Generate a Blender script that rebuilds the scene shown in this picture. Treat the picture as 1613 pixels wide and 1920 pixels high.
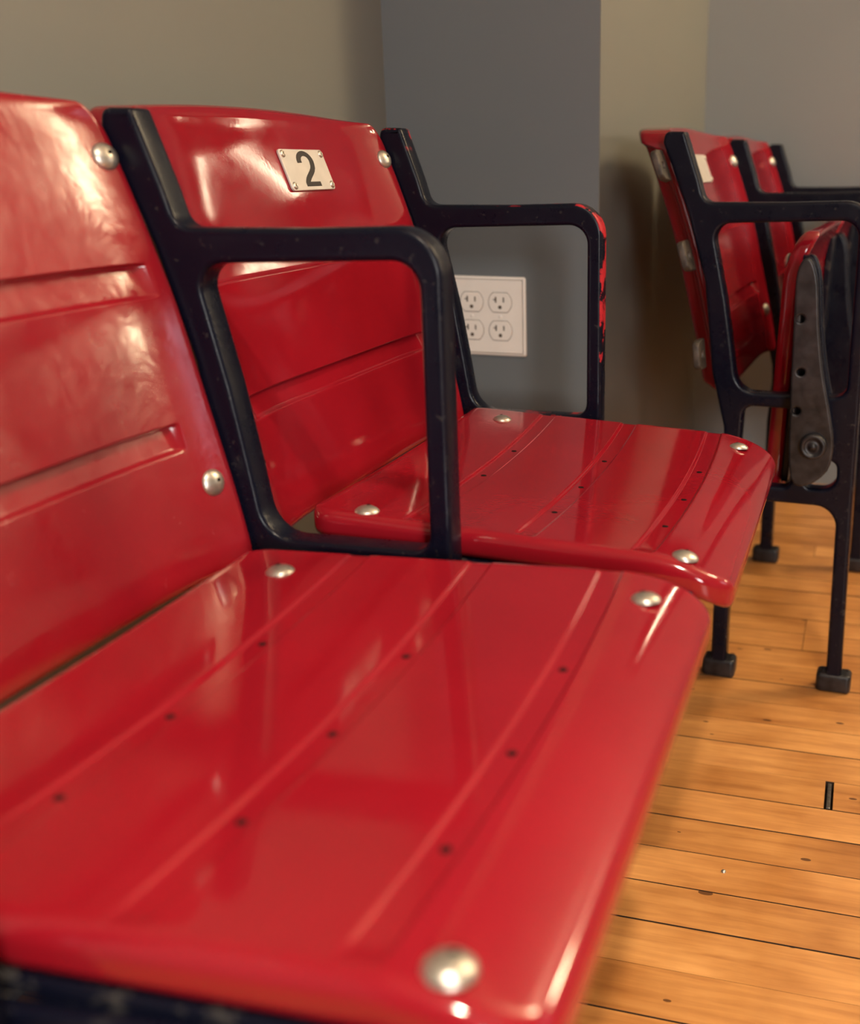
import bpy, bmesh, math, random
from mathutils import Vector, Matrix, Euler

for o in list(bpy.data.objects):
    bpy.data.objects.remove(o, do_unlink=True)
scene = bpy.context.scene
COL = scene.collection
FZ = 0.677                      # the measured heights are taken from the arm rest, which stands this far above the floor
P = 0.50                        # seat pitch

# ------------------------------------------------------------------ camera
IW, IH = 1613, 1920
FPX, CX, CY = 2010.5, 272.4, -26.4
yaw, pitch, roll = math.radians(14.9106), math.radians(17.3439), math.radians(-0.1437)
cam_pos = Vector((0.5137, -0.7715, 0.0521 + FZ))
fw = Vector((-math.sin(yaw) * math.cos(pitch), math.cos(yaw) * math.cos(pitch), -math.sin(pitch)))
rt = Vector((math.cos(yaw), math.sin(yaw), 0))
dn = fw.cross(rt)
r2 = rt * math.cos(roll) + dn * math.sin(roll)
d2 = dn * math.cos(roll) - rt * math.sin(roll)
cd = bpy.data.cameras.new('camera')
cam = bpy.data.objects.new('camera', cd)
COL.objects.link(cam)
R3 = Matrix((r2, -d2, -fw)).transposed()
cam.matrix_world = Matrix.Translation(cam_pos) @ R3.to_4x4()
cd.sensor_fit = 'HORIZONTAL'
cd.sensor_width = 36.0
cd.lens = FPX * 36.0 / IW
cd.shift_x = -CX / IW
cd.shift_y = CY / IW
cd.clip_start = 0.02
cd.dof.use_dof = True
cd.dof.focus_distance = 1.12
cd.dof.aperture_fstop = 5.2
scene.camera = cam

# ------------------------------------------------------------------ world, light, exposure
world = bpy.data.worlds.new('world')
scene.world = world
world.use_nodes = True
world.node_tree.nodes['Background'].inputs[0].default_value = (0.75, 0.85, 1.0, 1)
world.node_tree.nodes['Background'].inputs[1].default_value = 0.6

def area(name, loc, target, sx, sy, power, color, shape='RECTANGLE', spread=math.pi):
    l = bpy.data.lights.new(name, 'AREA')
    l.shape = shape
    l.size = sx
    l.size_y = sy
    l.energy = power
    l.color = color
    l.spread = spread
    o = bpy.data.objects.new(name, l)
    o.location = loc
    o.rotation_euler = (Vector(target) - Vector(loc)).to_track_quat('-Z', 'Y').to_euler()
    COL.objects.link(o)
    return o

# daylight entering through the window behind the camera
area('window_daylight', (1.95, -2.93, 1.24), (0.6, 0.9, 0.75), 0.70, 0.90, 74, (1.0, 0.97, 0.94))
# cooler daylight from the window in the right-hand wall
area('side_window_daylight', (3.26, 0.95, 1.32), (0.0, 0.6, 0.9), 0.70, 0.90, 6, (0.72, 0.78, 1.0))

scene.view_settings.view_transform = 'Standard'
scene.view_settings.look = 'None'
scene.view_settings.gamma = 1.0
scene.view_settings.use_curve_mapping = False
scene.view_settings.exposure = -0.14

# ------------------------------------------------------------------ helpers
def tag(o, label=None, cat=None, group=None, kind=None):
    if label: o['label'] = label
    if cat: o['category'] = cat
    if group: o['group'] = group
    if kind: o['kind'] = kind
    return o

def empty(name, loc=(0, 0, 0), rz=0.0):
    o = bpy.data.objects.new(name, None)
    o.location = loc
    o.rotation_euler = (0, 0, rz)
    o.empty_display_size = 0.05
    COL.objects.link(o)
    return o

def link(name, me, mats, parent=None, smooth=False):
    o = bpy.data.objects.new(name, me)
    COL.objects.link(o)
    if not isinstance(mats, (list, tuple)):
        mats = [mats]
    if not me.materials:
        for m in mats:
            me.materials.append(m)
    if smooth:
        for p in me.polygons:
            p.use_smooth = True
    if parent is not None:
        o.parent = parent
    return o

def mesh_from(bm, name):
    me = bpy.data.meshes.new(name)
    bmesh.ops.recalc_face_normals(bm, faces=bm.faces)
    bm.to_mesh(me)
    bm.free()
    return me

def box_mesh(name, lo, hi, bev=0.0, seg=2):
    bm = bmesh.new()
    bmesh.ops.create_cube(bm, size=1.0)
    for v in bm.verts:
        v.co = Vector([lo[i] + (v.co[i] + .5) * (hi[i] - lo[i]) for i in range(3)])
    if bev > 0:
        bmesh.ops.bevel(bm, geom=list(bm.edges), offset=bev, segments=seg, affect='EDGES', profile=.5)
    return mesh_from(bm, name)

def area2(lp):
    return sum(lp[i][0] * lp[(i + 1) % len(lp)][1] - lp[(i + 1) % len(lp)][0] * lp[i][1] for i in range(len(lp))) / 2

def fillet(pts):
    """pts: (x, z, radius); returns a polygon with rounded corners"""
    out = []
    n = len(pts)
    for i, (x, z, r) in enumerate(pts):
        p = Vector((x, z)); a = Vector(pts[i - 1][:2]); b = Vector(pts[(i + 1) % n][:2])
        if r <= 0:
            out.append((x, z)); continue
        da = (a - p); db = (b - p)
        la, lb = da.length, db.length
        da.normalize(); db.normalize()
        ang = math.acos(max(-1, min(1, da.dot(db))))
        t = min(r / max(1e-6, math.tan(ang / 2)), la * .49, lb * .49)
        rr = t * math.tan(ang / 2)
        c = p + (da + db).normalized() * (rr / max(1e-6, math.sin(ang / 2)))
        s0 = p + da * t - c; s1 = p + db * t - c
        a0 = math.atan2(s0.y, s0.x); a1 = math.atan2(s1.y, s1.x)
        d = (a1 - a0 + math.pi) % (2 * math.pi) - math.pi
        k = max(2, int(abs(d) / math.radians(13)) + 1)
        for j in range(k + 1):
            q = a0 + d * j / k
            out.append((c.x + rr * math.cos(q), c.y + rr * math.sin(q)))
    return out

def circle2(cx, cz, r, n=20):
    return [(cx + r * math.cos(2 * math.pi * i / n), cz + r * math.sin(2 * math.pi * i / n)) for i in range(n)]

def prism(name, loops, y0, y1, bev=0.003, seg=3, mapf=None):
    """flat casting: first loop is the outline, the others are openings; rounded rims on both faces"""
    bm = bmesh.new()
    prof = []
    if bev > 0:
        prof.append((bev * 1.5, y0))
        for k in range(seg + 1):
            t = math.pi / 2 * k / seg
            prof.append((bev * (1 - math.sin(t)), y0 + bev * (1 - math.cos(t))))
        prof += [(i, y0 + y1 - y) for i, y in reversed(prof)]
    else:
        prof = [(0, y0), (0, y1)]
    first, last = [], []
    side = []
    for li, lp in enumerate(loops):
        lp = list(lp)
        if (area2(lp) > 0) != (li == 0):
            lp.reverse()
        n = len(lp)
        nrm = []
        for i in range(n):
            a = Vector(lp[i - 1]); p = Vector(lp[i]); b = Vector(lp[(i + 1) % n])
            e0 = (p - a).normalized(); e1 = (b - p).normalized()
            n0 = Vector((-e0.y, e0.x)); n1 = Vector((-e1.y, e1.x))
            m = (n0 + n1)
            m = m.normalized() / max(.45, m.normalized().dot(n0)) if m.length > 1e-6 else n0
            nrm.append(m)
        rings = []
        for ins, y in prof:
            ring = []
            for i in range(n):
                q = Vector(lp[i]) + nrm[i] * ins
                co = (q.x, y, q.y)
                ring.append(bm.verts.new(mapf(*co) if mapf else co))
            rings.append(ring)
        for k in range(len(rings) - 1):
            for i in range(n):
                j = (i + 1) % n
                f = bm.faces.new((rings[k][i], rings[k][j], rings[k + 1][j], rings[k + 1][i]))
                f.smooth = True
        for ring, dst in ((rings[0], first), (rings[-1], last)):
            for i in range(n):
                e = bm.edges.get((ring[i], ring[(i + 1) % n]))
                dst.append(e)
    for es in (first, last):
        bmesh.ops.triangle_fill(bm, edges=es, use_beauty=True, use_dissolve=False)
    return mesh_from(bm, name)

def lathe(name, prof, n=24, mapf=None):
    bm = bmesh.new()
    rings = []
    for r, z in prof:
        if r < 1e-6:
            rings.append([bm.verts.new((0, 0, z))])
        else:
            rings.append([bm.verts.new((r * math.cos(2 * math.pi * i / n), r * math.sin(2 * math.pi * i / n), z)) for i in range(n)])
    for a, b in zip(rings, rings[1:]):
        for i in range(n):
            j = (i + 1) % n
            if len(a) == 1:
                bm.faces.new((a[0], b[i], b[j]))
            elif len(b) == 1:
                bm.faces.new((a[i], a[j], b[0]))
            else:
                bm.faces.new((a[i], a[j], b[j], b[i]))
    for f in bm.faces:
        f.smooth = True
    if mapf:
        for v in bm.verts:
            v.co = Vector(mapf(*v.co))
    return mesh_from(bm, name)

# ------------------------------------------------------------------ materials
def nodes_of(name):
    m = bpy.data.materials.new(name)
    m.use_nodes = True
    nt = m.node_tree
    b = nt.nodes['Principled BSDF']
    return m, nt, b

def N(nt, kind, **kw):
    n = nt.nodes.new(kind)
    for k, v in kw.items():
        if k == 'inp':
            for kk, vv in v.items():
                n.inputs[kk].default_value = vv
        else:
            setattr(n, k, v)
    return n

def ramp(nt, src, stops, interp='LINEAR'):
    r = nt.nodes.new('ShaderNodeValToRGB')
    r.color_ramp.interpolation = interp
    els = r.color_ramp.elements
    while len(els) < len(stops):
        els.new(.5)
    for e, (p, c) in zip(els, stops):
        e.position = p
        e.color = c if len(c) == 4 else (*c, 1)
    nt.links.new(src, r.inputs[0])
    return r

def simple(name, col, rough=.5, metal=0.0, noise=0.0, scale=40, bump=0.0):
    m, nt, b = nodes_of(name)
    b.inputs['Roughness'].default_value = rough
    b.inputs['Metallic'].default_value = metal
    tc = N(nt, 'ShaderNodeTexCoord')
    nz = N(nt, 'ShaderNodeTexNoise', inp={'Scale': scale, 'Detail': 4.0})
    nt.links.new(tc.outputs['Object'], nz.inputs['Vector'])
    lo = [c * (1 - noise) for c in col]
    hi = [min(1, c * (1 + noise)) for c in col]
    r = ramp(nt, nz.outputs['Fac'], [(.3, lo), (.7, hi)])
    nt.links.new(r.outputs[0], b.inputs['Base Color'])
    if bump > 0:
        bp = N(nt, 'ShaderNodeBump', inp={'Strength': bump, 'Distance': .001})
        nt.links.new(nz.outputs['Fac'], bp.inputs['Height'])
        nt.links.new(bp.outputs[0], b.inputs['Normal'])
    return m

def red_plastic(name, rough, peel, worn=0.0, psc=260.0, pdist=.0006):
    m, nt, b = nodes_of(name)
    tc = N(nt, 'ShaderNodeTexCoord')
    n1 = N(nt, 'ShaderNodeTexNoise', inp={'Scale': 9.0, 'Detail': 3.0})
    n2 = N(nt, 'ShaderNodeTexNoise', inp={'Scale': psc, 'Detail': 3.0})
    n3 = N(nt, 'ShaderNodeTexNoise', inp={'Scale': 30.0, 'Detail': 5.0, 'Roughness': .65})
    for n in (n1, n2, n3):
        nt.links.new(tc.outputs['Object'], n.inputs['Vector'])
    c = ramp(nt, n1.outputs['Fac'], [(.3, (.225, .0058, .0125)), (.7, (.265, .0070, .0150))])
    nt.links.new(c.outputs[0], b.inputs['Base Color'])
    rr = ramp(nt, n3.outputs['Fac'], [(.35, (rough,) * 3), (.7, (rough + .06 + worn,) * 3)])
    nt.links.new(rr.outputs[0], b.inputs['Roughness'])
    b.inputs['IOR'].default_value = 1.5
    bp = N(nt, 'ShaderNodeBump', inp={'Strength': peel, 'Distance': pdist})
    nt.links.new(n2.outputs['Fac'], bp.inputs['Height'])
    nt.links.new(bp.outputs[0], b.inputs['Normal'])
    return m

def frame_paint(name, chips):
    """gloss navy-black paint on cast iron, nicked on the edges; chips > 0 shows an older red coat on the arm and post"""
    m, nt, b = nodes_of(name)
    tc = N(nt, 'ShaderNodeTexCoord')
    geo = N(nt, 'ShaderNodeNewGeometry')
    n1 = N(nt, 'ShaderNodeTexNoise', inp={'Scale': 55.0, 'Detail': 5.0, 'Roughness': .6})
    n2 = N(nt, 'ShaderNodeTexNoise', inp={'Scale': 170.0, 'Detail': 3.0})
    n3 = N(nt, 'ShaderNodeTexNoise', inp={'Scale': 22.0, 'Detail': 6.0, 'Roughness': .7})
    for n in (n1, n2, n3):
        nt.links.new(tc.outputs['Object'], n.inputs['Vector'])
    bev = N(nt, 'ShaderNodeBevel', samples=4, inp={'Radius': .004})
    dot = N(nt, 'ShaderNodeVectorMath', operation='DOT_PRODUCT')
    nt.links.new(bev.outputs[0], dot.inputs[0])
    nt.links.new(geo.outputs['Normal'], dot.inputs[1])
    edge = ramp(nt, geo.outputs['Pointiness'], [(.53, (0, 0, 0)), (.60, (1, 1, 1))])
    spots = ramp(nt, n2.outputs['Fac'], [(.67, (0, 0, 0)), (.70, (1, 1, 1))])
    nick = ramp(nt, n1.outputs['Fac'], [(.60, (0, 0, 0)), (.63, (1, 1, 1))])
    mul = N(nt, 'ShaderNodeMath', operation='MULTIPLY')
    nt.links.new(edge.outputs[0], mul.inputs[0])
    nt.links.new(nick.outputs[0], mul.inputs[1])
    mx = N(nt, 'ShaderNodeMath', operation='MAXIMUM')
    sm = N(nt, 'ShaderNodeMath', operation='MULTIPLY', inp={1: .35})
    nt.links.new(spots.outputs[0], sm.inputs[0])
    nt.links.new(sm.outputs[0], mx.inputs[0])
    nt.links.new(mul.outputs[0], mx.inputs[1])
    base = N(nt, 'ShaderNodeMix', data_type='RGBA')
    base.inputs['A'].default_value = (.0032, .0040, .0110, 1)
    base.inputs['B'].default_value = (.060, .055, .050, 1)
    nt.links.new(mx.outputs[0], base.inputs['Factor'])
    out = base.outputs['Result']
    if chips > 0:
        sep = N(nt, 'ShaderNodeSeparateXYZ')
        nt.links.new(geo.outputs['Normal'], sep.inputs[0])
        up = N(nt, 'ShaderNodeMath', operation='MAXIMUM')
        nt.links.new(sep.outputs['X'], up.inputs[0])
        nt.links.new(sep.outputs['Z'], up.inputs[1])
        face = ramp(nt, up.outputs[0], [(.45, (0, 0, 0)), (.60, (1, 1, 1))])
        so = N(nt, 'ShaderNodeSeparateXYZ')
        nt.links.new(tc.outputs['Object'], so.inputs[0])
        zone = N(nt, 'ShaderNodeMapRange', inp={'From Min': .07, 'From Max': .19})
        nt.links.new(so.outputs['X'], zone.inputs['Value'])
        tip = N(nt, 'ShaderNodeMapRange', inp={'From Min': .742, 'From Max': .752})
        nt.links.new(so.outputs['Z'], tip.inputs['Value'])
        zmax = N(nt, 'ShaderNodeMath', operation='MAXIMUM')
        nt.links.new(zone.outputs[0], zmax.inputs[0]); nt.links.new(tip.outputs[0], zmax.inputs[1])
        zone = zmax
        red = ramp(nt, n3.outputs['Fac'], [(.53, (0, 0, 0)), (.55, (1, 1, 1))])
        a = N(nt, 'ShaderNodeMath', operation='MULTIPLY')
        nt.links.new(face.outputs[0], a.inputs[0]); nt.links.new(red.outputs[0], a.inputs[1])
        a2 = N(nt, 'ShaderNodeMath', operation='MULTIPLY')
        nt.links.new(a.outputs[0], a2.inputs[0]); nt.links.new(zone.outputs[0], a2.inputs[1])
        mixr = N(nt, 'ShaderNodeMix', data_type='RGBA')
        mixr.inputs['B'].default_value = (.42, .02, .03, 1)
        nt.links.new(out, mixr.inputs['A'])
        nt.links.new(a2.outputs[0], mixr.inputs['Factor'])
        out = mixr.outputs['Result']
    nt.links.new(out, b.inputs['Base Color'])
    rr = ramp(nt, n3.outputs['Fac'], [(.3, (.22,) * 3), (.75, (.42,) * 3)])
    nt.links.new(rr.outputs[0], b.inputs['Roughness'])
    b.inputs['Specular IOR Level'].default_value = .22
    bp = N(nt, 'ShaderNodeBump', inp={'Strength': .35, 'Distance': .0012})
    nt.links.new(n1.outputs['Fac'], bp.inputs['Height'])
    nt.links.new(bp.outputs[0], b.inputs['Normal'])
    return m

def wall_paint(name, col):
    m, nt, b = nodes_of(name)
    tc = N(nt, 'ShaderNodeTexCoord')
    n1 = N(nt, 'ShaderNodeTexNoise', inp={'Scale': 1.6, 'Detail': 2.0})
    n2 = N(nt, 'ShaderNodeTexNoise', inp={'Scale': 420.0, 'Detail': 2.0})
    for n in (n1, n2):
        nt.links.new(tc.outputs['Object'], n.inputs['Vector'])
    r = ramp(nt, n1.outputs['Fac'], [(.3, [c * .97 for c in col]), (.7, [min(1, c * 1.03) for c in col])])
    nt.links.new(r.outputs[0], b.inputs['Base Color'])
    b.inputs['Roughness'].default_value = .55
    bp = N(nt, 'ShaderNodeBump', inp={'Strength': .12, 'Distance': .0006})
    nt.links.new(n2.outputs['Fac'], bp.inputs['Height'])
    nt.links.new(bp.outputs[0], b.inputs['Normal'])
    return m

def plank_wood():
    m, nt, b = nodes_of('varnished_maple_plank')
    geo = N(nt, 'ShaderNodeNewGeometry')
    oi = N(nt, 'ShaderNodeObjectInfo')
    off = N(nt, 'ShaderNodeMath', operation='MULTIPLY', inp={1: 37.0})
    nt.links.new(oi.outputs['Random'], off.inputs[0])
    cmb = N(nt, 'ShaderNodeCombineXYZ')
    nt.links.new(off.outputs[0], cmb.inputs['X'])
    nt.links.new(off.outputs[0], cmb.inputs['Z'])
    add = N(nt, 'ShaderNodeVectorMath', operation='ADD')
    nt.links.new(geo.outputs['Position'], add.inputs[0])
    nt.links.new(cmb.outputs[0], add.inputs[1])
    st = N(nt, 'ShaderNodeMapping')
    st.inputs['Scale'].default_value = (5.0, 60.0, 5.0)
    nt.links.new(add.outputs[0], st.inputs['Vector'])
    g = N(nt, 'ShaderNodeTexNoise', inp={'Scale': 1.6, 'Detail': 6.0, 'Roughness': .6, 'Distortion': .4})
    nt.links.new(st.outputs[0], g.inputs['Vector'])
    bl = N(nt, 'ShaderNodeTexNoise', inp={'Scale': 9.0, 'Detail': 3.0})
    nt.links.new(add.outputs[0], bl.inputs['Vector'])
    c1 = ramp(nt, g.outputs['Fac'], [(.25, (.46, .195, .060)), (.55, (.66, .32, .105)), (.8, (.76, .40, .145))])
    c2 = ramp(nt, bl.outputs['Fac'], [(.35, (.72, .64, .55)), (.62, (1, 1, 1))])
    tint = ramp(nt, oi.outputs['Random'], [(0, (.72, .64, .54)), (.3, (1.0, .98, .95)), (.55, (.80, .74, .66)), (.8, (.95, .93, .89)), (1, (1.0, 1.0, 1.0))])
    m1 = N(nt, 'ShaderNodeMix', data_type='RGBA', blend_type='MULTIPLY'); m1.inputs['Factor'].default_value = 1
    m2 = N(nt, 'ShaderNodeMix', data_type='RGBA', blend_type='MULTIPLY'); m2.inputs['Factor'].default_value = 1
    nt.links.new(c1.outputs[0], m1.inputs['A']); nt.links.new(c2.outputs[0], m1.inputs['B'])
    nt.links.new(m1.outputs['Result'], m2.inputs['A']); nt.links.new(tint.outputs[0], m2.inputs['B'])
    # dark flecks and nail holes
    fm = N(nt, 'ShaderNodeMapping')
    fm.inputs['Scale'].default_value = (20.0, 44.0, 14.0)
    nt.links.new(add.outputs[0], fm.inputs['Vector'])
    vo = N(nt, 'ShaderNodeTexVoronoi', feature='F1', inp={'Scale': 1.0, 'Randomness': 1.0})
    nt.links.new(fm.outputs[0], vo.inputs['Vector'])
    pick = N(nt, 'ShaderNodeSeparateColor')
    nt.links.new(vo.outputs['Color'], pick.inputs[0])
    keep = N(nt, 'ShaderNodeMath', operation='GREATER_THAN', inp={1: .58})
    nt.links.new(pick.outputs[0], keep.inputs[0])
    rad = N(nt, 'ShaderNodeMath', operation='MULTIPLY', inp={1: .17})
    nt.links.new(pick.outputs[1], rad.inputs[0])
    near = N(nt, 'ShaderNodeMath', operation='LESS_THAN')
    nt.links.new(vo.outputs['Distance'], near.inputs[0]); nt.links.new(rad.outputs[0], near.inputs[1])
    fl = N(nt, 'ShaderNodeMath', operation='MULTIPLY')
    nt.links.new(keep.outputs[0], fl.inputs[0]); nt.links.new(near.outputs[0], fl.inputs[1])
    fl2 = N(nt, 'ShaderNodeMath', operation='MULTIPLY', inp={1: .85})
    nt.links.new(fl.outputs[0], fl2.inputs[0])
    m3 = N(nt, 'ShaderNodeMix', data_type='RGBA')
    m3.inputs['B'].default_value = (.075, .026, .010, 1)
    nt.links.new(fl2.outputs[0], m3.inputs['Factor'])
    nt.links.new(m2.outputs['Result'], m3.inputs['A'])
    nt.links.new(m3.outputs['Result'], b.inputs['Base Color'])
    b.inputs['Roughness'].default_value = .34
    bp = N(nt, 'ShaderNodeBump', inp={'Strength': .12, 'Distance': .001})
    nt.links.new(g.outputs['Fac'], bp.inputs['Height'])
    nt.links.new(bp.outputs[0], b.inputs['Normal'])
    return m

def emit(name, col, strength):
    m, nt, b = nodes_of(name)
    b.inputs['Base Color'].default_value = (*col, 1)
    b.inputs['Emission Color'].default_value = (*col, 1)
    b.inputs['Emission Strength'].default_value = strength
    return m

M_RED = red_plastic('glossy_red_plastic', .05, .03)
M_REDB = red_plastic('worn_red_plastic', .13, .30, .10, 75.0, .0010)
M_FRAME = frame_paint('navy_black_cast_iron', 0)
M_FRAMEC = frame_paint('chipped_navy_black_cast_iron', 1)
M_BOLT = simple('dull_zinc_bolt', (.52, .48, .42), .36, .85, .12, 220, .15)
M_SOCK = simple('dark_socket', (.012, .008, .008), 1.0)
M_SOCK.node_tree.nodes['Principled BSDF'].inputs['Specular IOR Level'].default_value = .05
M_RAW = simple('bare_rusty_iron', (.060, .048, .038), .6, .2, .55, 90, .5)
M_RAWD = simple('blackened_iron', (.022, .020, .022), .38, .3, .6, 60, .5)
M_PLATE = simple('brushed_aluminium_plate', (.62, .575, .52), .42, .25, .05, 60)
M_INK = simple('dark_brown_ink', (.016, .010, .009), .5)
M_OLIVE = wall_paint('olive_greige_wall_paint', (.168, .169, .152))
M_SLATE = wall_paint('slate_grey_wall_paint', (.140, .157, .166))
M_GREY = wall_paint('warm_grey_wall_paint', (.225, .235, .235))
M_CEIL = wall_paint('white_ceiling_paint', (.72, .68, .60))
M_WHITE = simple('cream_white_plastic', (.90, .84, .77), .35, 0, .02)
M_SLOT = simple('dark_slot', (.10, .075, .055), .7)
M_WOOD = plank_wood()
M_UNDER = simple('dark_subfloor', (.035, .018, .010), .8)
M_NAIL = simple('worn_steel', (.20, .18, .16), .35, .9, .3, 200)
M_TRIM = simple('white_painted_trim', (.70, .67, .60), .4)
M_LENS = emit('warm_lamp_lens', (1.0, .80, .52), 6.0)

# ------------------------------------------------------------------ the room
XL, YB, XR, YF = -0.182, 0.762, 0.1395, 1.745       # left wall, bump-out face, return wall, far wall
XE, YN, ZC = 3.30, -3.00, 2.50                        # right wall, wall behind the camera, ceiling

def slab(name, lo, hi, mat):
    o = link(name, box_mesh(name, lo, hi), mat)
    tag(o, kind='structure')
    return o

slab('wall_left', (XL - .1, YN, 0), (XL, YB, ZC), M_OLIVE)
slab('wall_bump', (XL - .1, YB, 0), (XR - .0015, YB + .09, ZC), M_SLATE)
slab('wall_return', (XR - .1, YB + .0005, 0), (XR, YF, ZC), M_OLIVE)
slab('wall_back', (XR - .1, YF, 0), (XE, YF + .1, ZC), M_GREY)
slab('wall_right', (XE, YN, 0), (XE + .1, YF + .1, ZC), M_OLIVE)
slab('ceiling', (XL - .1, YN - .1, ZC), (XE + .1, YF + .1, ZC + .08), M_CEIL)
# wall behind the camera with a window opening
WX0, WX1, WZ0, WZ1 = 1.50, 2.40, 0.70, 1.78
me = prism('wall_front', [[(XL - .1, 0), (XE + .1, 0), (XE + .1, ZC), (XL - .1, ZC)], [(WX0, WZ0), (WX1, WZ0), (WX1, WZ1), (WX0, WZ1)]], YN - .1, YN, bev=0)
tag(link('wall_front', me, M_GREY), kind='structure')
w = empty('window_1', ((WX0 + WX1) / 2, YN, WZ0))
tag(w, 'white framed window in the wall facing the seats', None, None, 'structure')
hw = (WX1 - WX0) / 2; hh = WZ1 - WZ0
me = prism('window_frame', [[(-hw - .06, -.06), (hw + .06, -.06), (hw + .06, hh + .06), (-hw - .06, hh + .06)], [(-hw + .02, .02), (hw - .02, .02), (hw - .02, hh - .02), (-hw + .02, hh - .02)]], .001, .022, .004)
link('window_frame', me, M_TRIM, w)
link('meeting_rail', box_mesh('meeting_rail', (-hw, -.05, hh / 2 - .02), (hw, -.02, hh / 2 + .02), .003), M_TRIM, w)

# floor: every strip plank is its own piece
fl = link('floor', box_mesh('floor', (XL - .1, YN - .1, -.06), (XE + .1, YF + .1, -.016)), M_UNDER)
tag(fl, kind='structure')
BP, BY0 = .0620, .0598
rng = random.Random(11)
def plank_mesh():
    bm = bmesh.new()
    h = .5
    prof = [(-h, -.016), (-h, 0), (h, 0), (h, -.016)]
    L = [bm.verts.new((-.5, y, z)) for y, z in prof]
    R_ = [bm.verts.new((.5, y, z)) for y, z in prof]
    for i in range(len(prof) - 1):
        bm.faces.new((L[i], L[i + 1], R_[i + 1], R_[i])).material_index = 0 if i == 1 else 1
    bm.faces.new(L).material_index = 1; bm.faces.new(R_).material_index = 1
    return mesh_from(bm, 'plank')
PM = plank_mesh()
PM.materials.append(M_WOOD); PM.materials.append(M_UNDER)
def add_plank(x0, x1, y, dz=0):
    o = link('plank', PM, M_WOOD, fl)
    o.location = ((x0 + x1) / 2, y, dz)
    o.scale = (x1 - x0 - .0010, BP - rng.choice((.0008, .0010, .0014, .0022, .0028)), 1)
n0 = int(math.floor((-0.75 - BY0) / BP)); n1 = int(math.ceil((YF - BY0) / BP))
XP1 = 1.75
rest = []
for n in range(n0, n1):
    y = BY0 + (n + .5) * BP
    if n == 5:
        cuts = [XL, .5155, .5250, 1.15, XP1]
    else:
        cuts = [XL]
        x = XL + rng.uniform(.15, .9)
        while x < XP1 - .15:
            if not (.36 < x < .60 and .0 < y < .75 and n not in (9,)):
                cuts.append(x)
            x += rng.uniform(.55, 1.25)
        cuts.append(XP1)
    for a, b in zip(cuts, cuts[1:]):
        if b - a < .02: continue
        add_plank(a, b, y, rng.uniform(-.0005, .0003))
bm = bmesh.new()
def raw_box(bm, lo, hi):
    vs = [bm.verts.new((x, y, z)) for z in (lo[2], hi[2]) for y in (lo[1], hi[1]) for x in (lo[0], hi[0])]
    for f in ((0, 1, 3, 2), (4, 6, 7, 5), (0, 4, 5, 1), (2, 3, 7, 6), (0, 2, 6, 4), (1, 5, 7, 3)):
        bm.faces.new([vs[i] for i in f])
nn = int(math.floor((YN - BY0) / BP))
for n in range(nn, n1):
    y = BY0 + (n + .5) * BP
    xs = [XL, XE] if n < n0 else [XP1, XE]
    cuts = [xs[0]]
    x = xs[0] + rng.uniform(.3, .9)
    while x < xs[1] - .2:
        cuts.append(x); x += rng.uniform(.6, 1.3)
    cuts.append(xs[1])
    for a, b in zip(cuts, cuts[1:]):
        raw_box(bm, (a, y - BP / 2 + .0006, -.016), (b - .0008, y + BP / 2 - .0006, 0))
o = link('far_planks', mesh_from(bm, 'far_planks'), M_WOOD, fl)
o['kind'] = 'stuff'
o = link('joint_strip', box_mesh('joint_strip', (.5175, .3735, -.012), (.5225, .4290, -.0005), .001), M_NAIL, fl)
o['label'] = 'dark metal strip in a plank joint'
o = link('nail_head', lathe('nail_head', [(0, .0022), (.0016, .0018), (.0026, .0008), (.0028, -.002)], 12), M_BOLT, fl)
o.location = (.4161, .2209, 0)

# ------------------------------------------------------------------ wall outlet on the bump-out
ox, oz = -.0320, FZ - .1675
wo = empty('wall_outlet', (ox, YB, oz))
tag(wo, 'cream four-socket wall outlet plate on the slate grey wall', 'outlet')
def to_wall(x, y, z):
    return (x, -y, z)
pw, ph = .0620, .0590
me = prism('cover_plate', [fillet([(-pw, -ph, .004), (pw, -ph, .004), (pw, ph, .004), (-pw, ph, .004)])], -.0005, .0062, .0032, 3, to_wall)
link('cover_plate', me, M_WHITE, wo)
def recept_outline(r, cut):
    pts = []
    for i in range(40):
        a = 2 * math.pi * i / 40
        pts.append((r * math.cos(a), max(-cut, min(cut, r * math.sin(a)))))
    return pts
for sx in (-1, 1):
    for sz in (-1, 1):
        cx, cz = sx * .0224, sz * .0210
        me = prism('receptacle', [[(cx + a, cz + b) for a, b in recept_outline(.0178, .0143)]], .0055, .0078, .0008, 2, to_wall)
        rc = link('receptacle', me, M_WHITE, wo)
        me = prism('groove', [[(cx + a, cz + b) for a, b in recept_outline(.0186, .0151)], [(cx + a, cz + b) for a, b in recept_outline(.0179, .0144)]], .0055, .00640, 0, 2, to_wall)
        link('socket_seam', me, M_SLOT, rc)
        for k, (lo, hi) in enumerate((((-.0075, .000), (-.0052, .0085)), ((.0048, .0005), (.0068, .0078)), ((-.0105, .0035), (-.0075, .0051)))):
            me = box_mesh('slot', (cx + lo[0], -.0081, cz + lo[1]), (cx + hi[0], -.0070, cz + hi[1]))
            link('slot', me, M_SLOT, rc)
        me = prism('ground_hole', [circle2(cx + .0002, cz - .0068, .0028, 14)], .0070, .0081, 0, 2, to_wall)
        link('ground_hole', me, M_SLOT, rc)
    me = lathe('screw', [(0, .0011), (.0022, .0009), (.0030, 0)], 14, lambda x, y, z, sx=sx: (sx * .0224 + x, -.0062 - z, y))
    link('screw', me, M_WHITE, wo)

# ------------------------------------------------------------------ seat row parts (local: x forward, y to the next seat, z from the arm rest)
PIV = (.160, -.305)

def zf(z):
    return z + FZ

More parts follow.
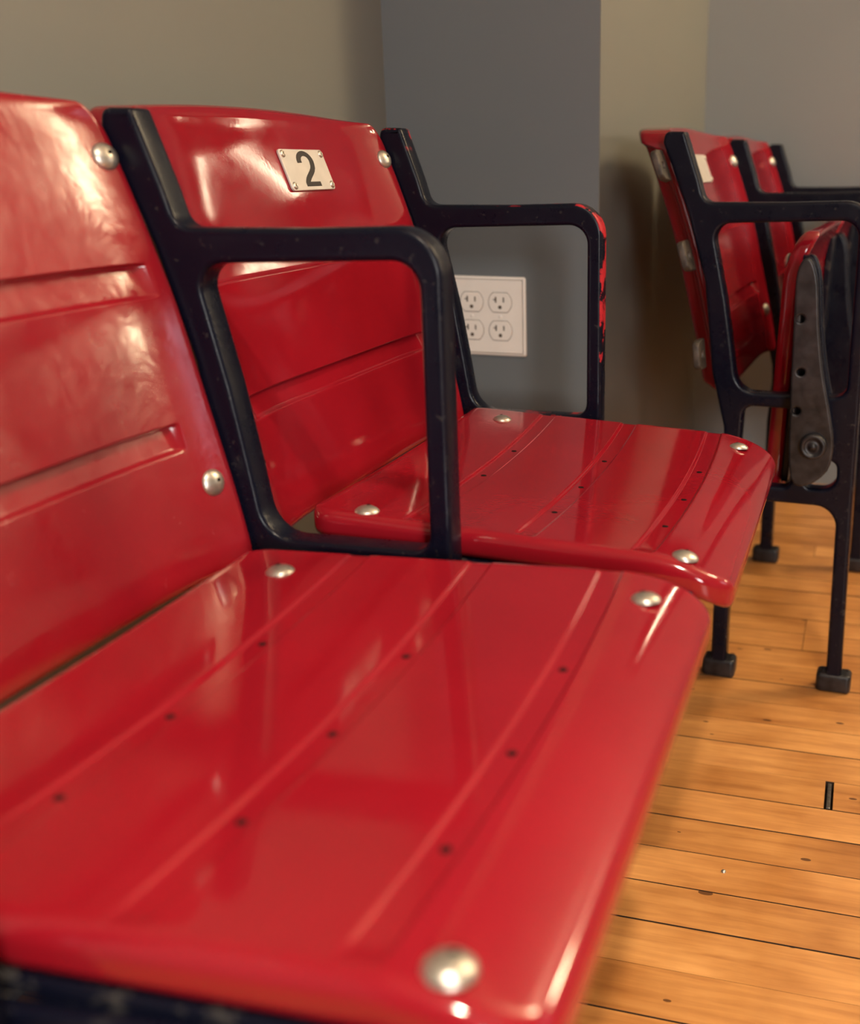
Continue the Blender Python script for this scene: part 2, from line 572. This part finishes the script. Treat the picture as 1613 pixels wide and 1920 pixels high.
OUTER = fillet([(-.034, .0915, .004), (-.0125, .031, .0), (-.0045, .0035, .016), (.10, .0045, 0), (.2133, .0085, .036), (.2137, -.25, 0), (.2150, -.40, 0), (.2190, -.662, 0),
                (.1975, -.662, 0), (.1945, -.3985, .030), (.0530, -.3985, .026), (.0525, -.662, 0), (.0300, -.662, 0), (.0300, -.40, .02), (.0350, -.325, .02),
                (.0335, -.296, .02), (.0145, -.2225, .03), (.000, -.1005, 0), (-.026, -.011, 0), (-.0625, .0780, .007), (-.0600, .0920, .011)])
WIN = fillet([(.0070, -.0235, .020), (.1955, -.0165, .022), (.1955, -.2450, .016), (.0500, -.2465, .030), (.0385, -.174, 0), (.0290, -.120, 0)])
LOW = fillet([(.0600, -.2650, .014), (.1280, -.2650, .014), (.1300, -.3765, .012), (.0560, -.3765, .016)])
LOOP = fillet([(.1490, -.3470, .006), (.1650, -.3360, .01), (.1900, -.3320, .016), (.1920, -.3740, .02), (.1480, -.3745, .01)])

ME_FRAME = {}
for key, mat in (('p', M_FRAME), ('c', M_FRAMEC)):
    me = prism('side_frame_' + key, [[(x, zf(z)) for x, z in lp] for lp in (OUTER, WIN, LOW, LOOP)], -.027, 0.0, .0042, 3)
    me.materials.append(mat)
    ME_FRAME[key] = me
FOOT = prism('foot', [fillet([(-.0245, -.0155, .007), (.0245, -.0155, .007), (.0245, .0155, .007), (-.0245, .0155, .007)])], 0, .028, .005, 3, lambda x, y, z: (x, z, y))
FOOT.materials.append(M_RAWD)

def lug_mesh():
    # plate facing forward with a square hole, bolted lugs behind the back rests
    out = fillet([(-.018, -.017, .008), (.004, -.021, .003), (.004, .021, .003), (-.018, .021, .007)])
    hole = [(-.013, -.004), (-.004, -.004), (-.004, .005), (-.013, .005)]
    me = prism('mounting_lug', [[(a * 1.9 - .003, b) for a, b in out], [(a * 1.9 + .001, b) for a, b in hole]], -.005, .004, .0016, 2, lambda x, y, z: (-y, x, z))
    me.materials.append(M_RAW)
    return me
LUG = lug_mesh()
LUGS = [(-.0610, .0480, .36), (-.0235, -.0660, .30), (-.0010, -.1960, .12)]

def make_frame(row, y, key, sides=(-1,)):
    f = empty('standard', (0, y, 0))
    f.parent = row
    link('side_frame', ME_FRAME[key], None, f)
    for x in (.0412, .2085):
        o = link('foot', FOOT, None, f)
        o.location = (x, -.0135, 0)
    for s in sides:
        for (lx, lz, lean) in LUGS:
            o = link('mounting_lug', LUG, None, f)
            o.location = (lx, -.027 if s < 0 else 0.0, zf(lz))
            o.rotation_euler = (0, -lean, 0)
            o.scale = (1, 1 if s < 0 else -1, 1)
    return f

# bolts -----------------------------------------------------------------
def bolt_mesh():
    me = lathe('bolt', [(0, .0050), (.0030, .0047), (.0062, .0038), (.0090, .0022), (.0106, .0006), (.0110, -.0012)], 28)
    bm = bmesh.new(); bm.from_mesh(me)
    vs = [bm.verts.new(c) for c in ((.0004, .0002, .0052), (.0034, .0002, .0052), (.0034, .0030, .0051), (.0004, .0030, .0052))]
    f = bm.faces.new(vs); f.material_index = 1
    bm.to_mesh(me); bm.free()
    me.materials.append(M_BOLT); me.materials.append(M_SOCK)
    return me
BOLT = bolt_mesh()

def samples(breaks, base):
    """sorted sample positions, uniform ones plus tight pairs round every break"""
    s = set(round(x, 6) for x in base)
    for b in breaks:
        s.add(round(b, 6))
    return sorted(s)

def rounded(d, r):
    if d >= r: return 0.0
    d = max(0, d)
    return r - math.sqrt(max(0, r * r - (r - d) ** 2))

# seat -------------------------------------------------------------------
SX0, SX1, SY0, SY1 = .0605, .4305, .0115, .4420
GRO = (.1610, .2600, .3600)
def seat_mesh():
    bm = bmesh.new()
    yc, hw = (SY0 + SY1) / 2, (SY1 - SY0) / 2
    rc = .029
    def wshift(t): return .0075 * (1 - t * t) - .0050
    e = [0, .0006, .0018, .0035, .0060, .0090, .0125, .017, .022, .028, .034]
    rows = set()
    for q in e:
        rows.add(round(SX0 + q, 5)); rows.add(round(SX1 - q, 5))
    for g in GRO:
        for q in (-.0118, -.0106, -.0100, -.0085, -.0070, -.0064, -.0050, 0, .0060, .0070, .0074, .0085, .0096, .0102, .0114):
            rows.add(round(g + q, 5))
    x = SX0 + .04
    while x < SX1 - .04:
        if all(abs(x - r) > .004 for r in rows): rows.add(round(x, 5))
        x += .012
    rows = sorted(rows)
    ts = [0, .0012, .004, .0085, .015, .023, .033, .046, .062, .085] + [.11 + .065 * i for i in range(14)] 
    cols = sorted(set([-1 + t for t in ts if t < 1] + [0] + [1 - t for t in ts if t < 1]))
    def depth(xr, t):
        edge = (1 - abs(t)) * hw
        d = 0.0
        for g in GRO:
            q = xr - g
            if -.0100 < q < .0096:
                k = min(1, (q + .0100) / .0030, (.0096 - q) / .0022)
                d = max(d, k)
        endf = min(1, max(0, (edge - .010) / .010)) if t < 0 else min(1, max(0, (edge - .002) / .006))
        return .0021 * d * endf
    top, bot = [], []
    for xr in rows:
        df = SX1 - xr; db = xr - SX0
        rcf = rc; 
        sh = max(rounded(df, rcf), rounded(db, .028))
        rt_, rb_ = [], []
        for t in cols:
            y = yc + t * (hw - sh)
            de = min((1 - abs(t)) * (hw - sh) + .0, df, db)
            ro = rounded(de, .0095)
            w = wshift(t) * max(0, min(1, (db) / .05, df / .04))
            xx = xr + w
            dropx = max(0, xr - .365) / .0655
            z = -.2355 - .0035 * (1 - t * t) - .021 * dropx ** 2.0 + .0035 * max(0, (.10 - xr) / .04) ** 2 * .5
            z -= depth(xr, t)
            z1 = z - ro
            rt_.append(bm.verts.new((xx, y, zf(z1))))
            ro2 = rounded(de, .008)
            rb_.append(bm.verts.new((xx, y, zf(-.2355 - .021 * dropx ** 2.0 - .0245 + ro2))))
        top.append(rt_); bot.append(rb_)
    nr, nc = len(rows), len(cols)
    for i in range(nr - 1):
        for j in range(nc - 1):
            bm.faces.new((top[i][j], top[i][j + 1], top[i + 1][j + 1], top[i + 1][j]))
            bm.faces.new((bot[i][j], bot[i + 1][j], bot[i + 1][j + 1], bot[i][j + 1]))
    for i in range(nr - 1):
        for j in (0, nc - 1):
            bm.faces.new((top[i][j], top[i + 1][j], bot[i + 1][j], bot[i][j]))
    for j in range(nc - 1):
        for i in (0, nr - 1):
            bm.faces.new((top[i][j], top[i][j + 1], bot[i][j + 1], bot[i][j]))
    for f in bm.faces: f.smooth = True
    me = mesh_from(bm, 'seat_shell')
    me.materials.append(M_RED)
    return me
SEAT = seat_mesh()
HOLE = lathe('drain_hole', [(0, .0002), (.0028, .0002), (.0030, -.002)], 12)
HOLE.materials.append(M_SOCK)

ARM_UP = [(-.0360, .170), (-.0340, .050), (-.0280, -.045), (-.006, -.056), (.020, -.034), (.0255, .0), (.0200, .035), (.0050, .100), (-.0040, .160), (-.0085, .210), (-.0160, .236), (-.0240, .243), (-.0320, .236), (-.0365, .215)]
def smooth_loop(pts, k=3):
    out = []
    n = len(pts)
    for i in range(n):
        p0, p1, p2, p3 = (Vector(pts[(i + j - 1) % n]) for j in range(4))
        for s in range(k):
            t = s / k
            q = .5 * ((2 * p1) + (p2 - p0) * t + (2 * p0 - 5 * p1 + 4 * p2 - p3) * t * t + (3 * p1 - p0 - 3 * p2 + p3) * t ** 3)
            out.append((q.x, q.y))
    return out
ARM_UP = smooth_loop(ARM_UP)
UPANG = math.radians(88)
def arm_mesh(name, up, y0, y1, pad):
    a = 0 if up else -UPANG
    def rot(p):
        return (PIV[0] + p[0] * math.cos(a) - p[1] * math.sin(a), zf(PIV[1]) + p[0] * math.sin(a) + p[1] * math.cos(a))
    loops = [[rot(p) for p in ARM_UP]]
    if pad:
        for c in ((-.0270, .166), (-.0225, .097), (-.0250, .045)):
            loops.append([rot(p) for p in circle2(c[0], c[1], .0052, 12)])
    return prism(name, loops, y0, y1, .0022, 2)
ARM_N = arm_mesh('seat_arm', False, .0020, .0110, False); ARM_N.materials.append(M_FRAME)
ARM_F = arm_mesh('seat_arm', False, .4500, .4590, False); ARM_F.materials.append(M_FRAME)
def pad_mesh(name, y0, y1):
    # foot flange of the arm that the seat shell is bolted to
    return box_mesh(name, (.085, y0, zf(-.2700)), (.400, y1, zf(-.2600)), .002)
PAD_N = pad_mesh('arm_flange', .0100, .0420); PAD_N.materials.append(M_FRAME)
PAD_F = pad_mesh('arm_flange', .3780, .4510); PAD_F.materials.append(M_FRAME)

def seat_z(x, t):
    dropx = max(0, x - .365) / .0655
    return -.2355 - .0035 * (1 - t * t) - .021 * dropx ** 2.0

def make_seat(row, y, tilt):
    e = empty('seat', (PIV[0], y, zf(PIV[1])))
    e.rotation_euler = (0, -tilt, 0)
    e.parent = row
    def put(o):
        o.parent = e
        o.location = (o.location[0] - PIV[0], o.location[1], o.location[2] - zf(PIV[1]))
    put(link('seat_shell', SEAT, None))
    for me in (ARM_N, ARM_F): put(link('seat_arm', me, None))
    for me in (PAD_N, PAD_F): put(link('arm_flange', me, None))
    for bx_, slope in ((.112, 0.0), (.389, .12)):
        for by_ in (.0300, .3930):
            o = link('bolt', BOLT, None)
            t = (by_ - .2267) / .2153
            o.location = (bx_, by_, zf(seat_z(bx_, t)))
            o.rotation_euler = (0, slope, .6 + by_ * 3)
            put(o)
    for g in GRO:
        for hy in (.0985, .1830, .2800):
            o = link('drain_hole', HOLE, None)
            t = (hy - .2267) / .2153
            o.location = (g + .0075 * (1 - t * t) - .0045, hy, zf(seat_z(g, t) - .0021))
            put(o)
    return e

# back rest ---------------------------------------------------------------
BZ0, BZ1, BY0_, BY1_ = -.2665, .0960, .0012, .4726
PROF = [(.11, -.0660), (.0875, -.0567), (.03, -.0340), (-.055, -.0045), (-.14, .0160), (-.183, .0272), (-.242, .0400), (-.28, .0465)]
def bx_at(z):
    if z >= PROF[0][0]: return PROF[0][1]
    for (z1, x1), (z2, x2) in zip(PROF, PROF[1:]):
        if z >= z2:
            t = (z - z2) / (z1 - z2)
            return x2 + (x1 - x2) * t
    return PROF[-1][1]
def bx_smooth(z):
    return sum(bx_at(z + d * .007) for d in range(-4, 5)) / 9
BGRO = ((-.0225, -.0475, .016), (-.1425, -.1630, .038))
def concave(t):
    return -.0180 * (1 - abs(t) ** 6)
def crown(t):
    return .0075 * (1 - t * t)
def back_x(z, t):
    return bx_smooth(z) + concave(t)
def back_mesh(mat):
    bm = bmesh.new()
    yc, hw = (BY0_ + BY1_) / 2, (BY1_ - BY0_) / 2
    zs = set()
    for q in [0, .0008, .0022, .0042, .0070, .0105, .0145, .019, .025]:
        zs.add(round(BZ1 - q, 5)); zs.add(round(BZ0 + q, 5))
    for a, b, _ in BGRO:
        for q in (.0016, .0006, -.0004, -.0016, -.0030): zs.add(round(a + q, 5))
        for q in (.0030, .0016, .0004, -.0006, -.0018): zs.add(round(b + q, 5))
        zs.add(round((a + b) / 2, 5))
    z = BZ0 + .03
    while z < BZ1 - .028:
        if all(abs(z - q) > .004 for q in zs): zs.add(round(z, 5))
        z += .011
    zs = sorted(zs)
    ts = [0, .0012, .004, .0085, .015, .024, .034, .046, .058, .066, .074, .083, .10, .135, .148, .157, .166, .175, .185, .21] + [.26 + .07 * i for i in range(11)]
    cols = sorted(set([-1 + t for t in ts if t < 1] + [0.0] + [1 - t for t in ts if t < 1]))
    fr, bk = [], []
    for z in zs:
        dt = BZ1 - z; db = z - BZ0
        sh = max(rounded(dt, .026), rounded(db, .016))
        a_, b_ = [], []
        for t in cols:
            y = yc + t * (hw - sh)
            zz = z + crown(t) * max(0, (z - .0) / .096) - .004 * (1 - t * t) * 0
            lat = (1 - abs(t)) * (hw - sh)
            de = min(lat, dt, db)
            ro = rounded(de, .0085)
            edge = hw - abs(y - yc)
            g = 0.0
            for a, b, ends in BGRO:
                if b - .0006 < z < a + .0006:
                    k = (a - z) / (a - b)
                    wl = min(1, max(0, (a + .0006 - z) / .0022), max(0, (z - b + .0006) / .0022))
                    we = min(1, max(0, (edge - ends) / .006))
                    g = max(g, (.0085 * (1 - .62 * k)) * wl * we)
            x = back_x(zz, t) - ro - g
            inn = max(0, min(1, (edge - .036) / .012)) * max(0, min(1, db / .02))
            th = .020 + max(.019 * inn * inn * (3 - 2 * inn), .024 * max(0, min(1, (z - .068) / .008)))
            xb = back_x(zz, t) - th + rounded(de, .006)
            a_.append(bm.verts.new((x, y, zf(zz))))
            b_.append(bm.verts.new((xb, y, zf(zz))))
        fr.append(a_); bk.append(b_)
    nr, nc = len(zs), len(cols)
    for i in range(nr - 1):
        for j in range(nc - 1):
            bm.faces.new((fr[i][j], fr[i][j + 1], fr[i + 1][j + 1], fr[i + 1][j]))
            bm.faces.new((bk[i][j], bk[i + 1][j], bk[i + 1][j + 1], bk[i][j + 1]))
    for i in range(nr - 1):
        for j in (0, nc - 1):
            bm.faces.new((fr[i][j], fr[i + 1][j], bk[i + 1][j], bk[i][j]))
    for j in range(nc - 1):
        for i in (0, nr - 1):
            bm.faces.new((fr[i][j], fr[i][j + 1], bk[i][j + 1], bk[i][j]))
    for f in bm.faces: f.smooth = True
    me = mesh_from(bm, 'back_shell')
    me.materials.append(mat)
    return me
BACK = back_mesh(M_RED)
BACKW = BACK.copy(); BACKW.materials.clear(); BACKW.materials.append(M_REDB)

def on_back(y, z, lift=0.0):
    """point and frame on the front of the back rest"""
    yc, hw = (BY0_ + BY1_) / 2, (BY1_ - BY0_) / 2
    t = (y - yc) / hw
    p = Vector((back_x(z, t), y, zf(z)))
    dz = (back_x(z + .004, t) - back_x(z - .004, t)) / .008
    dy = (back_x(z, t + .02) - back_x(z, t - .02)) / (.04 * hw)
    n = Vector((1, -dy, -dz)).normalized()
    return p + n * lift, n

PLATE = prism('number_plate', [fillet([(-.0455, -.0215, .004), (.0455, -.0215, .004), (.0455, .0215, .004), (-.0455, .0215, .004)])], -.0015, .0012, .0006, 2, lambda x, y, z: (y, x, z))
PLATE.materials.append(M_PLATE)
RIVET = lathe('rivet', [(0, .0006), (.0012, .0006), (.0013, .0018), (.0026, .0020), (.0036, .0012), (.0040, 0)], 18, lambda x, y, z: (z, x, y))
RIVET.materials.append(M_BOLT)
PIN = lathe('rivet_core', [(0, .0010), (.0012, .0010)], 10, lambda x, y, z: (z, x, y))
PIN.materials.append(M_SOCK)

def digit_two():
    """condensed figure 2 as a flat ribbon, (u, v) in plate units"""
    path = []
    for i in range(15):
        a = math.radians(190 - 205 * i / 14)
        path.append((-.0005 + .0128 * math.cos(a), .0080 + .0085 * math.sin(a)))
    p0 = path[-1]
    for i in range(1, 9):
        t = i / 8
        q0 = Vector(p0); q1 = Vector((.0112, -.0045)); q2 = Vector((-.0118, -.0075)); q3 = Vector((-.0120, -.0170))
        q = q0 * (1 - t) ** 3 + q1 * 3 * t * (1 - t) ** 2 + q2 * 3 * t * t * (1 - t) + q3 * t ** 3
        path.append((q.x, q.y))
    bm = bmesh.new()
    L, R_ = [], []
    n = len(path)
    for i, p in enumerate(path):
        a = Vector(path[max(0, i - 1)]); b = Vector(path[min(n - 1, i + 1)])
        d = (b - a).normalized(); m = Vector((-d.y, d.x))
        wx, wy = .0046, .0027
        L.append(bm.verts.new((0, p[0] + m.x * wx, p[1] + m.y * wy)))
        R_.append(bm.verts.new((0, p[0] - m.x * wx, p[1] - m.y * wy)))
    for i in range(n - 1):
        bm.faces.new((L[i], L[i + 1], R_[i + 1], R_[i]))
    vs = [bm.verts.new((.00003, *c)) for c in ((-.0160, -.0182), (.0150, -.0182), (.0150, -.0134), (-.0160, -.0134))]
    bm.faces.new(vs)
    r = bmesh.ops.extrude_face_region(bm, geom=list(bm.faces))
    for v in r['geom']:
        if isinstance(v, bmesh.types.BMVert): v.co.x += .00025
    me = mesh_from(bm, 'digit_two')
    me.materials.append(M_INK)
    return me
TWO = digit_two()

def make_back(row, y, mat_me, plate_y=None, digit=False):
    e = empty('backrest', (0, y, 0))
    e.parent = row
    link('back_shell', mat_me, None, e)
    for by_, bz_ in ((.0150, .0560), (.4590, .0560), (.0130, -.1950), (.4500, -.1930)):
        o = link('bolt', BOLT, None, e)
        p, n = on_back(by_, bz_, .0002)
        o.location = p
        o.rotation_euler = n.to_track_quat('Z', 'Y').to_euler()
    if plate_y:
        p, n = on_back(plate_y, .0440, .0016)
        q = n.to_track_quat('X', 'Z')
        mw = Matrix.Translation(p) @ q.to_matrix().to_4x4()
        def put(name, me, dx, du, dv):
            o = link(name, me, None, e)
            o.location = mw @ Vector((dx, du, dv))
            o.rotation_euler = q.to_euler()
            return o
        put('number_plate', PLATE, 0, 0, 0)
        for su in (-1, 1):
            for sv in (-1, 1):
                put('rivet', RIVET, .0011, su * .0395, sv * .0165)
                put('rivet_core', PIN, .0012, su * .0395, sv * .0165)
        if digit:
            o = put('number_two', TWO, .00115, .0015, .0005)
            o['label'] = 'black figure 2'
    return e

# ------------------------------------------------------------------ front row: two seats down
rowA = empty('stadium_seat_row', (0, 0, 0))
tag(rowA, 'near row of red stadium seats folded down, with number 2 plate', 'stadium seats', 'salvaged stadium seat rows')
for i, key in ((-1, 'p'), (0, 'p'), (1, 'c')):
    make_frame(rowA, i * P, key, (-1,) if i else (-1,))
make_back(rowA, -P, BACKW)
make_back(rowA, 0, BACK, .2820, True)['label'] = 'red back rest with a riveted number 2 plate'
make_seat(rowA, -P, math.radians(2.3))
make_seat(rowA, 0, math.radians(-2.4))

# ------------------------------------------------------------------ second row: seats folded up, near arm without a seat
rowB = empty('stadium_seat_row', (.3070, .7084, 0), math.radians(-2.5858))
tag(rowB, 'far row of red stadium seats folded up, against the wall', 'stadium seats', 'salvaged stadium seat rows')
for i in range(3):
    make_frame(rowB, i * P, 'p', (-1,))
make_back(rowB, 0, BACK, .2150, False)
make_back(rowB, P, BACK)
make_seat(rowB, 0, UPANG)
make_seat(rowB, P, UPANG)
# the bare seat arm on the first standard
ba = empty('bare_seat_arm', (0, 0, 0)); ba.parent = rowB
ba['label'] = 'bare iron seat arm with bolt holes'
a1 = arm_mesh('near_plate', True, -.0600, -.0530, True); a1.materials.append(M_RAWD)
link('near_plate', a1, None, ba)
a2 = arm_mesh('far_plate', True, -.0370, -.0300, False); a2.materials.append(M_FRAME)
link('far_plate', a2, None, ba)
wb = box_mesh('web', (PIV[0] - .0340, -.0550, zf(PIV[1] + .02)), (PIV[0] - .0280, -.0350, zf(PIV[1] + .200)), .002); wb.materials.append(M_RAWD)
link('web', wb, None, ba)
pv = lathe('pivot_boss', [(0, .010), (.0045, .010), (.005, .006), (.011, .006), (.0125, .010), (.0165, .009), (.018, .0), (.018, -.034)], 28,
           lambda x, y, z: (PIV[0] + x, -.0605 - z, zf(PIV[1]) + y)); pv.materials.append(M_RAWD)
link('pivot_boss', pv, None, ba)

# ------------------------------------------------------------------ ceiling lights and a lamp outside the picture
LR = lathe('trim_ring', [(.060, .0), (.062, -.006), (.080, -.008), (.086, -.003), (.086, .0)], 32)
LR.materials.append(M_TRIM)
LD = lathe('lens', [(0, -.002), (.061, -.002)], 32)
LD.materials.append(M_LENS)
def can(x, y, power, label):
    e = empty('ceiling_light', (x, y, ZC))
    tag(e, label, 'ceiling light', 'recessed ceiling lights')
    link('trim_ring', LR, None, e)
    link('lens', LD, None, e)
    area('can_light', (x, y, ZC - .02), (x, y, 0), .12, .12, power, (1.0, .85, .66), 'DISK', math.radians(100))
can(.86, -1.15, 32, 'recessed ceiling light above the near row of seats')
can(2.30, -1.70, 9, 'recessed ceiling light by the window')

# second window, in the right-hand wall
w = empty('window_2', (XE, .95, .87))
tag(w, 'white framed window in the right-hand wall', None, None, 'structure')
me = prism('window_frame', [[(-.42, -.06), (.42, -.06), (.42, .96), (-.42, .96)], [(-.36, .0), (.36, .0), (.36, .90), (-.36, .90)]], .001, .026, .004, 3, lambda x, y, z: (-y, x, z))
link('window_frame', me, M_TRIM, w)

# drum pendant over the far corner
pd = empty('pendant_lamp', (1.88, 1.40, 2.12))
tag(pd, 'warm drum shade pendant lamp hanging in the far corner', 'lamp')
link('shade', lathe('shade', [(.02, -.14), (.190, -.15), (.200, -.145), (.200, .145), (.195, .15), (.02, .15)], 40), emit('warm_drum_glow', (1.0, .78, .48), 54.0), pd)
link('cord', lathe('cord', [(.004, .14), (.004, .38)], 10), M_RAWD, pd)
link('canopy', lathe('canopy', [(0, .36), (.05, .362), (.055, .38)], 24), M_RAWD, pd)

# slim wall sconce on the far wall and a floor lamp in the far corner
sc = empty('wall_sconce', (.605, YF, 1.29))
tag(sc, 'slim vertical glass wall sconce on the far grey wall', 'wall lamp')
link('shield_plate', box_mesh('shield_plate', (-.095, -.012, -.21), (.095, 0, .21), .004), M_RAWD, sc)  # unseen plate, made wide and dark to keep the tube's glow off the wall
link('glass_tube', lathe('glass_tube', [(0, -.115), (.005, -.114), (.0075, -.110), (.0075, .110), (.005, .114), (0, .115)], 20, lambda x, y, z: (x, y - .034, z)), emit('warm_tube_glow', (1.0, .82, .56), 36.0), sc)
for z in (-.125, .118):
    link('cap', lathe('cap', [(0, z), (.017, z), (.017, z + .012), (0, z + .012)], 20, lambda x, y, z: (x, y - .034, z)), M_NAIL, sc)
    link('bracket', box_mesh('bracket', (-.006, -.034, z), (.006, -.005, z + .010), .001), M_NAIL, sc)
lp = empty('floor_lamp', (2.06, 1.54, 0))
tag(lp, 'floor lamp with a small warm drum shade in the far corner', 'lamp')
link('base', lathe('base', [(0, .022), (.02, .022), (.13, .012), (.135, 0), (0, 0)], 32), M_RAWD, lp)
link('pole', lathe('pole', [(.009, .015), (.009, 1.13), (0, 1.13)], 16), M_RAWD, lp)
link('shade', lathe('shade', [(.045, 1.24), (.065, 1.12), (.063, 1.12), (.043, 1.24)], 32), emit('glowing_shade', (1.0, .78, .48), 130.0), lp)
